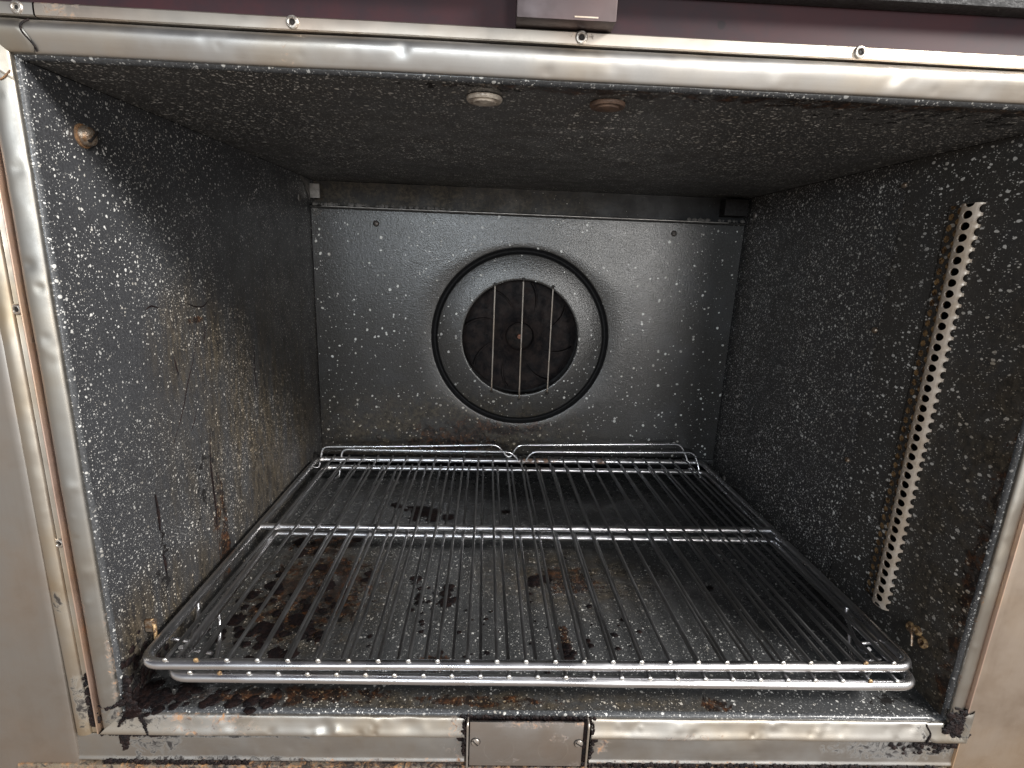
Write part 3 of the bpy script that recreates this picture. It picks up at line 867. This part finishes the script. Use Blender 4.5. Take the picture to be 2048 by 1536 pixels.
def slot_screw(x, y, z, r, parent, mat='bolt', axis=(0, -1, 0), ang=0.8, name='screw', h=0.0016, slot=True):
    ax = Vector(axis)
    o = MB().lathe((x, y, z), ax, [(r, 0), (r, h * 0.3), (r * 0.88, h * 0.75), (r * 0.55, h), (r * 0.1, h * 1.06)], 22).build(name, mat, parent)
    if slot:
        a = Vector((0, 0, 1)) if abs(ax.z) < 0.9 else Vector((1, 0, 0))
        u = ax.cross(a).normalized()
        v = ax.cross(u)
        d = u * math.cos(ang) + v * math.sin(ang)
        e = u * -math.sin(ang) + v * math.cos(ang)
        c = Vector((x, y, z)) + ax * (h * 1.0)
        hw = r * 0.13
        L = r * 0.86
        vs = []
        for s_ in (-1, 1):
            for q in (-1, 1):
                for w_ in (-1, 1):
                    vs.append(c + d * L * s_ + e * hw * q + ax * (h * 0.10 if w_ > 0 else -h * 0.5))
        MB().add(vs, [(0, 1, 3, 2), (4, 6, 7, 5), (0, 4, 5, 1), (2, 3, 7, 6), (0, 2, 6, 4), (1, 5, 7, 3)]).build('screw_slot', 'hole', o, smooth=False)
    if mat in ('rivet', 'darkscrew'):
        MB().lathe(Vector((x, y, z)), ax, [(r * 1.16, 0), (r * 1.12, 0.0004)], 22).build('screw_seat', 'hole', o)
    return o


slot_screw(0.2918, -0.0068, -0.0225, 0.0037, pl, 'rivet', ang=2.3)
slot_screw(PX1 - 0.0098, -0.0068, -0.0230, 0.0037, pl, 'rivet', ang=2.55)
for (x_, z_) in ((0.312, -0.030), (0.358, -0.030)):       # faint worn rings left by old magnets
    vs, fs = [], []
    K = 48
    for k in range(K):
        an = 2 * PI * k / K
        for r_ in (0.0125, 0.0129):
            vs.append((x_ + r_ * math.cos(an), -0.00688, z_ + r_ * math.sin(an)))
    for k in range(K):
        j = (k + 1) % K
        if 8 < k < 20 or 30 < k < 34:
            continue
        fs.append((2 * k, 2 * k + 1, 2 * j + 1, 2 * j))
    MB().add(vs, fs).build('worn_ring', 'wornring', pl, smooth=False)

# ------------------------------------------------------------------ rear fan panel
FX, FZ = 0.3385, 0.2450
HR, G0, G1 = 0.0968, 0.1385, 0.1478
PZ0, PZ1 = 0.040, 0.4405
def fan_panel():
    K = 144
    m = MB()
    rings = [(HR, 0.006), (HR, 0.0004), (HR + 0.0009, -0.0003), (HR + 0.004, 0.0), (G0 - 0.0020, 0.0), (G0, 0.0008), (G0 + 0.0030, 0.0055), ((G0 + G1) / 2, 0.0068), (G1 - 0.0030, 0.0055), (G1, 0.0008), (G1 + 0.0025, 0.0)]
    vs, fs = [], []
    for (r, dy) in rings:
        for k in range(K):
            an = 2 * PI * k / K
            vs.append((FX + r * math.cos(an), D + dy, FZ + r * math.sin(an)))
    # blend out to the rectangle in a few steps
    x0, x1 = 0.0012, W - 0.0075
    steps = 6
    r0 = G1 + 0.0025
    for s_ in range(1, steps + 1):
        t = s_ / steps
        for k in range(K):
            an = 2 * PI * k / K
            c_, s2 = math.cos(an), math.sin(an)
            tx = ((x1 - FX) / c_) if c_ > 1e-9 else ((x0 - FX) / c_ if c_ < -1e-9 else 1e9)
            tz = ((PZ1 - FZ) / s2) if s2 > 1e-9 else ((PZ0 - FZ) / s2 if s2 < -1e-9 else 1e9)
            R_ = min(tx, tz)
            r = r0 + (R_ - r0) * t
            x_, z_ = FX + r * c_, FZ + r * s2
            vs.append((x_, D + wob(x_, 0, z_, 0.0010, 7) * (t if t < 1 else 0.0), z_))
    n = len(rings) + steps
    for i in range(n - 1):
        for k in range(K):
            j = (k + 1) % K
            fs.append((i * K + k, i * K + j, (i + 1) * K + j, (i + 1) * K + k))
    m.add(vs, fs)
    # true corners
    for (cx, cz) in ((x0, PZ0), (x0, PZ1), (x1, PZ0), (x1, PZ1)):
        ang = math.atan2(cz - FZ, cx - FX) % (2 * PI)
        k = int(ang / (2 * PI) * K) % K
        b = (n - 1) * K
        A, B = vs[b + k], vs[b + (k + 1) % K]
        m.add([A, B, (cx, D, cz)], [(0, 1, 2)])
    return m


fp = fan_panel().build('fan_panel', 'panel', oven, sharp=60)
gm_ = MB()
_K = 144
_vs, _fs = [], []
_pr = [(G0 - 0.0004, -0.0002), (G0 + 0.0030, 0.0052), ((G0 + G1) / 2, 0.0065), (G1 - 0.0030, 0.0052), (G1 + 0.0004, -0.0002)]
for (r_, dy) in _pr:
    for k in range(_K):
        an = 2 * PI * k / _K
        _vs.append((FX + r_ * math.cos(an), D + dy, FZ + r_ * math.sin(an)))
for i in range(len(_pr) - 1):
    for k in range(_K):
        _fs.append((i * _K + k, i * _K + (k + 1) % _K, (i + 1) * _K + (k + 1) % _K, (i + 1) * _K + k))
gm_.add(_vs, _fs).build('pressed_groove', 'groove', fp, sharp=80)
# bent top edge of the panel with two parallel folds and the bottom flange
MB().add(*grid(lambda a, b: (0.0012 + a * (W - 0.0087), [D - 0.0002, D - 0.0048, D - 0.0058, D - 0.0040, D + 0.016][int(round(b * 4))], [PZ1 + 0.0002, PZ1 + 0.0012, PZ1 + 0.0032, PZ1 + 0.0050, PZ1 + 0.0062][int(round(b * 4))]), 40, 4)).build('top_fold', 'panel', fp, sharp=50)
MB().tube([(0.02 + i * 0.0165, D - 0.0060, PZ1 + 0.0034) for i in range(40)], 0.0007, 6).build('fold_highlight_bead', 'bracket', fp)  # pale thin rod added in place of the highlight along the fold
MB().add(*grid(lambda a, b: (0.0012 + a * (W - 0.0087), [D - 0.0001, D - 0.0030, D - 0.0042, D - 0.0030, D + 0.004][int(round(b * 4))], [PZ0 - 0.0002, PZ0 - 0.0006, PZ0 - 0.0040, PZ0 - 0.0085, PZ0 - 0.0100][int(round(b * 4))]), 40, 4)).build('bottom_fold', 'panel', fp, sharp=50)
for (x_, z_, k_) in ((0.1023, 0.4213, 0.6), (0.5795, 0.4247, 0.2), (0.0995, 0.0632, 1.2), (0.5767, 0.0652, 0.9)):
    slot_screw(x_, D, z_, 0.0042, fp, 'darkscrew', ang=k_, h=0.0024)
for (xa, za, xb, zb) in ((0.2937, 0.3324, 0.2931, 0.1532), (0.3400, 0.3425, 0.3409, 0.1410), (0.3890, 0.3319, 0.3887, 0.1530)):
    pts = [(xa, D + 0.004, za), (xa, D - 0.0026, za - 0.0015)] + [(xa + (xb - xa) * t / 8, D - 0.0032 + 0.0005 * math.sin(t * 1.3), za + (zb - za) * t / 8) for t in range(1, 8)] + [(xb, D - 0.0026, zb + 0.0015), (xb, D + 0.004, zb)]
    br_ = MB().tube(fillet(pts, 0.0016, 3), 0.00125, 8).build('fan_guard_bar', 'fanbar', fp)
    for (x_, z_) in ((xa, za + 0.0012), (xb, zb - 0.0008)):
        MB().lathe((x_, D - 0.0002, z_), (0, -1, 0), [(0.0030, 0), (0.0024, 0.0006), (0.0008, 0.0008)], 14).build('bar_hole', 'hole', br_)

# fan chamber and impeller
ch = MB()
K = 64
vs, fs = [], []
for (r, y_) in ((0.118, D + 0.0075), (0.118, D + 0.052), (0.001, D + 0.052)):
    for k in range(K):
        an = 2 * PI * k / K
        vs.append((FX + r * math.cos(an), y_, FZ + r * math.sin(an)))
for i in range(2):
    for k in range(K):
        fs.append((i * K + k, i * K + (k + 1) % K, (i + 1) * K + (k + 1) % K, (i + 1) * K + k))
ch.add(vs, fs).build('fan_chamber', 'dark', oven)
fan = MB().lathe((FX, D + 0.046, FZ), (0, -1, 0), [(0.100, 0), (0.100, 0.003), (0.094, 0.004), (0.060, 0.006), (0.034, 0.011), (0.028, 0.016), (0.0255, 0.0175), (0.0235, 0.014), (0.0225, 0.010), (0.001, 0.010)], 64).build('fan', 'fan', oven)
hb = MB().lathe((FX, D + 0.037, FZ), (0, -1, 0), [(0.0215, 0), (0.0215, 0.004), (0.018, 0.0055), (0.010, 0.0065), (0.001, 0.007)], 40).build('hub', 'hub', fan)
MB().lathe((FX, D + 0.0300, FZ), (0, -1, 0), [(0.0048, 0), (0.0048, 0.004), (0.004, 0.005), (0.001, 0.0052)], 6).build('nut', 'nut', hb)
for k in range(8):
    a0 = 2 * PI * k / 8 + 0.25
    vs, fs = [], []
    n = 10
    for i in range(n + 1):
        t = i / n
        r = 0.032 + t * 0.062
        an = a0 + 0.35 * t * t
        cx, cz = FX + r * math.cos(an), FZ + r * math.sin(an)
        px, pz = -math.sin(an + 0.4), math.cos(an + 0.4)
        hgt = 0.004 + 0.006 * t
        for (o_, hh) in ((-0.0024, 0), (-0.0008, 1), (0.0008, 1), (0.0024, 0)):
            vs.append((cx + px * o_, D + 0.043 - hh * hgt, cz + pz * o_))
    for i in range(n):
        for j in range(3):
            fs.append((i * 4 + j, (i + 1) * 4 + j, (i + 1) * 4 + j + 1, i * 4 + j + 1))
    MB().add(vs, fs).build('fan_blade', 'fan', fan)

# brackets in the upper back corners, residue on the fold
bkt = MB()
bkt.box(0.0008, 0.0160, D - 0.001, D + 0.001, 0.4560, 0.4770)
bkt.build('corner_bracket', 'bracket', oven, smooth=False)
MB().add([(0.0006, D - 0.045, H - 0.0012), (0.0006, D - 0.006, H - 0.0025), (0.0006, D - 0.002, 0.452), (0.0006, D - 0.014, 0.466),
          (0.0016, D - 0.045, H - 0.0012), (0.0016, D - 0.006, H - 0.0025), (0.0016, D - 0.002, 0.452), (0.0016, D - 0.014, 0.466)],
         [(0, 1, 2, 3), (4, 7, 6, 5), (0, 4, 5, 1), (1, 5, 6, 2), (2, 6, 7, 3), (3, 7, 4, 0)]).build('corner_gusset', 'residue', oven, smooth=False)
MB().box(0.6560, 0.6935, D - 0.004, D + 0.0175, 0.4555, H - 0.004).build('dark_recess_box', 'dark', oven, bevel=0.001)  # dark solid box standing in for the shade of the corner recess
rm = MB()
r5 = random.Random(5)
for i in range(90):
    x_ = r5.choice((r5.uniform(0.002, 0.10), r5.uniform(0.0, 0.22), r5.uniform(0.60, 0.692)))
    z_ = PZ1 + 0.0066 + r5.uniform(-0.0004, 0.0006)
    q = r5.uniform(0.0012, 0.0035)
    rm.lathe((x_, D - 0.0036, z_), (0, -1, 0.3), [(q, 0), (q * 0.7, 0.0005), (q * 0.1, 0.0008)], 8)
for i in range(26):
    rm.lathe((r5.uniform(0.002, 0.018), D - 0.0002, PZ1 - abs(r5.gauss(0, 0.008))), (0, -1, 0), [(0.0013, 0), (0.0008, 0.0003), (0.0001, 0.0005)], 7)
rm.build('baked_residue', 'residue', oven, kind='stuff')

# ------------------------------------------------------------------ right wall: perforated strip
def perforated():
    rows = 41
    pitch = (SZ1 - SZ0) / rows
    # bulged part: profile from the near edge (y=SY0-0.001) over a hump of 9 mm to the flange
    ya, yb, hump = SY0 - 0.0035, 0.1010, 0.0078

    def surf(t, z):   # t in 0..1 across the hump
        an = PI * t
        y = (ya + yb) / 2 - math.cos(an) * (yb - ya) / 2
        x = W + 0.0010 - hump * (math.sin(an) ** 0.8)
        return (x, y, z)

    def flat(t, z):
        return (W + 0.0012, yb + t * (SY1 + 0.001 - yb), z)

    def cells(f, t0, t1, z0, z1, tc, zc, ra, rz, K=16, half=None):
        """square cell with an elliptical hole"""
        vs, fs = [], []
        for k in range(K):
            an = 2 * PI * k / K
            c_, s_ = math.cos(an), math.sin(an)
            m_ = max(abs(c_), abs(s_))
            ot = tc + (t1 - t0) / 2 * c_ / m_
            oz = zc + (z1 - z0) / 2 * s_ / m_
            it, iz = tc + ra * c_, zc + rz * s_
            ot_, it_ = min(max(ot, half or 0), 1.0), min(max(it, half or 0), 1.0)
            vs.append(f(ot_, min(max(oz, SZ0), SZ1)))
            vs.append(f(it_, min(max(iz, SZ0), SZ1)))
            q = f(it_, min(max(iz, SZ0), SZ1))
            vs.append((q[0] + 0.0012, q[1], q[2]))
        # snap corners of the outer square
        for k in range(K):
            j = (k + 1) % K
            fs.append((3 * k, 3 * j, 3 * j + 1, 3 * k + 1))
            fs.append((3 * k + 1, 3 * j + 1, 3 * j + 2, 3 * k + 2))
        return vs, fs
    hump_m, fl_m = MB(), MB()
    cols = 3
    cw = 1.0 / 2.6
    for c in range(-1, 3):
        tcx = 0.05 + c * cw
        for r in range(-1, rows + 1):
            zc = SZ0 + (r + 0.5 + (0.5 if c % 2 else 0.0)) * pitch
            if zc - pitch / 2 > SZ1 or zc + pitch / 2 < SZ0 or tcx + cw / 2 <= 0 or tcx - cw / 2 >= 1:
                continue
            hump_m.add(*cells(surf, tcx - cw / 2, tcx + cw / 2, zc - pitch / 2, zc + pitch / 2, tcx, zc, cw * 0.37, pitch * 0.37))
    for c in range(2):
        tcx = (c + 0.5) / 2
        for r in range(-1, rows + 1):
            zc = SZ0 + (r + 0.5 + (0.5 if c % 2 else 0.0)) * pitch
            if zc - pitch / 2 > SZ1 or zc + pitch / 2 < SZ0:
                continue
            fl_m.add(*cells(flat, tcx - 0.25, tcx + 0.25, zc - pitch / 2, zc + pitch / 2, tcx, zc, 0.20, pitch * 0.34))
    return hump_m, fl_m, pitch


hm_, fm_, pit = perforated()
pst = hm_.build('perforated_strip', 'perf', oven, sharp=50)
fm_.build('perforated_flange', 'right_front', pst, sharp=50)
MB().add([(W + 0.0080, SY0 - 0.006, SZ0 - 0.004), (W + 0.0080, 0.1010, SZ0 - 0.004), (W + 0.0080, 0.1010, SZ1 + 0.004), (W + 0.0080, SY0 - 0.006, SZ1 + 0.004)], [(0, 1, 2, 3)]).build('duct_back', 'duct', pst, smooth=False)
MB().add([(W + 0.0019, 0.1000, SZ0 - 0.004), (W + 0.0019, SY1 + 0.002, SZ0 - 0.004), (W + 0.0019, SY1 + 0.002, SZ1 + 0.004), (W + 0.0019, 0.1000, SZ1 + 0.004)], [(0, 1, 2, 3)]).build('grease_backing', 'amber', pst, smooth=False)

# bolts and spatter on the right wall
for (y_, z_, r_, m_) in ((0.1775, 0.4620, 0.0028, 'bolt'), (0.1785, 0.3167, 0.0034, 'bolt'), (0.1805, 0.1688, 0.0032, 'bolt'), (0.4576, 0.3179, 0.0030, 'bracket'), (0.4640, 0.1672, 0.0030, 'bracket'), (0.4684, 0.0187, 0.0050, 'bracket'), (0.4900, 0.4560, 0.0048, 'bracket')):
    slot_screw(W + 0.0012, y_, z_, r_, oven, m_, axis=(-1, 0, 0), ang=1.2, name='wall_screw', h=0.0026, slot=False)
# left wall slotted bolt with rust ring
lbolt = slot_screw(0.0018, 0.044, 0.4493, 0.0068, oven, 'bolt', axis=(1, 0.0, 0.0), ang=0.75, name='wall_bolt', h=0.0060)
MB().lathe((0.0002, 0.044, 0.4493), (1, 0, 0), [(0.0082, 0), (0.0080, 0.0012), (0.0060, 0.0016)], 24).build('washer', 'rustring', lbolt)
slot_screw(0.0008, 0.457, 0.4514, 0.0055, oven, 'residue', axis=(1, 0, 0), name='wall_screw', h=0.002)

# rack supports: small bent wire hooks near the front corners, caked with grease
def hook(x, y, z, s):
    o = MB().tube(fillet([(x, y + 0.010, z + 0.006), (x + s * 0.006, y + 0.006, z + 0.006), (x + s * 0.007, y, z + 0.004), (x + s * 0.0075, y - 0.003, z - 0.006)], 0.003, 5), 0.0012, 8).build('support_hook', 'bolt', oven)
    for (dy, dz, q) in ((0.010, 0.004, 0.0052), (0.002, 0.006, 0.0048), (-0.006, 0.000, 0.0055)):
        MB().lathe((x, y + dy, z + dz), (s, 0, 0.2), [(q, 0), (q * 0.95, 0.0012), (q * 0.6, 0.0026), (q * 0.3, 0.0012), (0.0001, 0.0010)], 14).build('grease_lump', 'amber', o)
    return o


hook(W, 0.042, 0.0475, -1)
hk = MB().box(0.0006, 0.0095, 0.034, 0.0375, 0.047, 0.0585).build('support_clip', 'bolt', oven, bevel=0.0008)
MB().tube(fillet([(0.006, 0.036, 0.0585), (0.0095, 0.034, 0.052), (0.010, 0.032, 0.040)], 0.003, 4), 0.0014, 8).build('clip_pin', 'amber', hk)

# plugs in the cavity ceiling
for (x_, m_) in ((0.2852, 'knob'), (0.3715, 'knob2')):
    k_ = MB().lathe((x_, 0.0345, H), (0, 0, -1), [(0.0125, 0), (0.0125, 0.0016), (0.0117, 0.0026), (0.0085, 0.0024), (0.0078, 0.0036), (0.003, 0.0044), (0.0002, 0.0045)], 36).build('ceiling_plug', m_, oven)

# scratches and dried drips raised on the left wall
def drip(pts, r):
    P = []
    for (y_, z_) in pts:
        P.append((0.0002, y_, z_))
    P2 = fillet(P, 0.01, 3)
    rads = [0.95 * r * (0.25 + 0.75 * math.sin(PI * (i + 0.5) / len(P2))) for i in range(len(P2))]
    return P2, rads


for pts, r in (([(0.158, 0.285), (0.146, 0.262), (0.134, 0.246), (0.126, 0.228), (0.118, 0.215), (0.104, 0.196)], 0.0009),
               ([(0.119, 0.276), (0.120, 0.266), (0.123, 0.257)], 0.0010), ([(0.145, 0.217), (0.139, 0.206), (0.132, 0.198)], 0.0009),
               ([(0.186, 0.322), (0.176, 0.316), (0.160, 0.318), (0.150, 0.322)], 0.0008), ([(0.105, 0.322), (0.095, 0.325), (0.088, 0.322)], 0.0008),
               ([(0.176, 0.300), (0.174, 0.288), (0.170, 0.280)], 0.0007), ([(0.28, 0.26), (0.276, 0.23), (0.278, 0.20)], 0.0008),
               ([(0.165, 0.19), (0.160, 0.15), (0.162, 0.10), (0.158, 0.06)], 0.0012), ([(0.07, 0.16), (0.071, 0.14), (0.070, 0.125)], 0.0014), ([(0.07, 0.10), (0.071, 0.09), (0.071, 0.08)], 0.0016)):
    P2, rads = drip(pts, r)
    MB().tube(P2, rads, 6).build('dried_drip', 'char', oven)

# ------------------------------------------------------------------ wire racks
def lerp2(c, u, v):
    FLc, FRc, BLc, BRc = c
    x = (FLc[0] * (1 - u) + FRc[0] * u) * (1 - v) + (BLc[0] * (1 - u) + BRc[0] * u) * v
    y = (FLc[1] * (1 - u) + FRc[1] * u) * (1 - v) + (BLc[1] * (1 - u) + BRc[1] * u) * v
    return x, y


def rack(name, c, z, wires_x, mid_v, chrome, rail, guard, guard_back, label, seed, bow):
    """c: outline corners seen from above; z: height of the rail centre"""
    ox, oy = (c[0][0] + c[1][0]) / 2, (c[0][1] + c[2][1]) / 2
    root = empty(name, (ox, oy, z - rail), label=label, category='oven rack', group='wire racks stacked at the bottom of the oven')
    off = Vector((ox, oy, z - rail))

    def L(p):
        return Vector(p) - off
    rs = random.Random(seed)

    def P(u, v, dz=0.0):
        x, y = lerp2(c, u, v)
        return L((x, y, z + dz + bow * math.sin(PI * u) * (1 - v)))
    ring = []
    cs = [P(0, 0), P(1, 0), P(1, 1), P(0, 1)]
    base = cs
    pts = []
    for i in range(4):
        a, b, d = base[i - 1], base[i], base[(i + 1) % 4]
        r = 0.017
        p0, p1 = b + (a - b).normalized() * r, b + (d - b).normalized() * r
        for k in range(9):
            t = k / 8
            pts.append(p0 * (1 - t) ** 2 + b * 2 * t * (1 - t) + p1 * t * t)
        # sample the straight run with a small unevenness
        nxt = d + (b - d).normalized() * r
        for k in range(1, 12):
            t = k / 12
            q = p1 * (1 - t) + nxt * t
            q = q + Vector((rs.uniform(-1, 1), rs.uniform(-1, 1), rs.uniform(-1, 1))) * 0.00012
            pts.append(q)
    frame = MB().tube(pts, rail, 18, closed=True).build('frame', chrome, root, sharp=80)
    MB().tube([P(t / 14, mid_v[0] * (1 - t / 14) + mid_v[1] * t / 14) for t in range(0, 15)], rail * 0.92, 14).build('middle_bar', chrome, root, sharp=80)
    wr = 0.00165
    for i, (u0, u1) in enumerate(wires_x):
        q = []
        j1, j2 = rs.uniform(-0.0006, 0.0006), rs.uniform(-0.0006, 0.0006)
        for k in range(9):
            v = -0.0035 + (1.0095) * k / 8
            x, y = lerp2(c, u0 + (u1 - u0) * v, v)
            q.append(L((x + j1 * math.sin(PI * k / 8) + j2 * 0.4, y, z + rail + wr * 0.55 + bow * math.sin(PI * u0) * (1 - v))))
        wobj = MB().tube(q, wr, 10).build('wire', 'wire', root, sharp=60)
        tip = q[0]
        d_ = (q[0] - q[1]).normalized()
        MB().lathe(tip - d_ * 0.0003, d_, [(wr * 1.18, 0), (wr * 1.18, 0.0009), (wr * 0.8, 0.0014), (0.0001, 0.0016)], 12).build('wire_tip', 'wiretip' if i not in (1, 24) else 'amber', wobj)
    g = fillet([L(p) for p in guard], 0.010, 7)
    MB().tube(g, 0.0018, 10).build('backstop', 'guard', root, sharp=80)
    # stop loops hanging under the front corners
    for (side, u) in ((1, 0.0), (-1, 1.0)):
        x, y = lerp2(c, u, 0.10)
        x2, y2 = lerp2(c, u, 0.19)
        zb = 0.0034 if rail and z < 0.04 else z - 0.0175
        lp = [(x, y2, z - rail * 0.6), (x + side * 0.002, y2 - 0.004, z - 0.012), (x + side * 0.006, y2 - 0.014, zb + 0.004), (x + side * 0.014, y, zb), (x + side * 0.016, y - 0.010, zb), (x + side * 0.0155, y - 0.016, z - 0.008)]
        MB().tube(fillet([L(p) for p in lp], 0.006, 5), 0.0019, 10).build('stop_loop', 'guard', root, sharp=80)
        MB().tube([L((x + side * 0.002, y - 0.006, z - 0.008)), L((x + side * 0.018, y - 0.008, z - 0.009))], 0.0019, 10).build('loop_bar', 'guard', root, sharp=80)
    return root


cu = ((0.0180, 0.0000), (0.6700, 0.0085), (0.0127, 0.4436), (0.6600, 0.4739))
cl_ = ((0.0377, 0.0010), (0.6704, 0.0015), (0.0255, 0.4400), (0.6630, 0.4610))
n = 26
uw = [(0.0325 + (0.968 - 0.0325) * i / (n - 1), 0.0420 + (0.950 - 0.0420) * i / (n - 1)) for i in range(n)]
lw = [(0.0310 + (0.968 - 0.0310) * i / (n - 1), 0.0380 + (0.955 - 0.0380) * i / (n - 1)) for i in range(n)]
yb_ = 0.452
gU = [(0.0060, 0.440, 0.0330), (0.0145, 0.4420, 0.0300), (0.0165, 0.4470, 0.0400), (0.0195, 0.4500, 0.0640), (0.1600, 0.4560, 0.0668), (0.3060, 0.4620, 0.0715), (0.3270, 0.4630, 0.0460), (0.3400, 0.4635, 0.0712), (0.4800, 0.4690, 0.0745), (0.6200, 0.4740, 0.0775), (0.6330, 0.4700, 0.0500), (0.6420, 0.4640, 0.0330), (0.6540, 0.4640, 0.0320)]
gL = [(0.0440, 0.4310, 0.0170), (0.0490, 0.4380, 0.0180), (0.0490, 0.4450, 0.0360), (0.0520, 0.4490, 0.0610), (0.1900, 0.4520, 0.0610), (0.3300, 0.4560, 0.0618), (0.3490, 0.4570, 0.0380), (0.3640, 0.4575, 0.0625), (0.5000, 0.4620, 0.0635), (0.6420, 0.4670, 0.0655), (0.6500, 0.4650, 0.0460), (0.6540, 0.4560, 0.0240)]
rack('wire_rack', cu, 0.0450, uw, (0.503, 0.503), 'chrome', 0.0043, gU, None, 'upper of two stacked chrome wire racks, with a rust patch on its middle bar', 1, 0.0)
rack('wire_rack', cl_, 0.0325, lw, (0.522, 0.515), 'chrome2', 0.0043, gL, None, 'lower of two stacked chrome wire racks, lying just above the oven floor', 2, -0.0003)
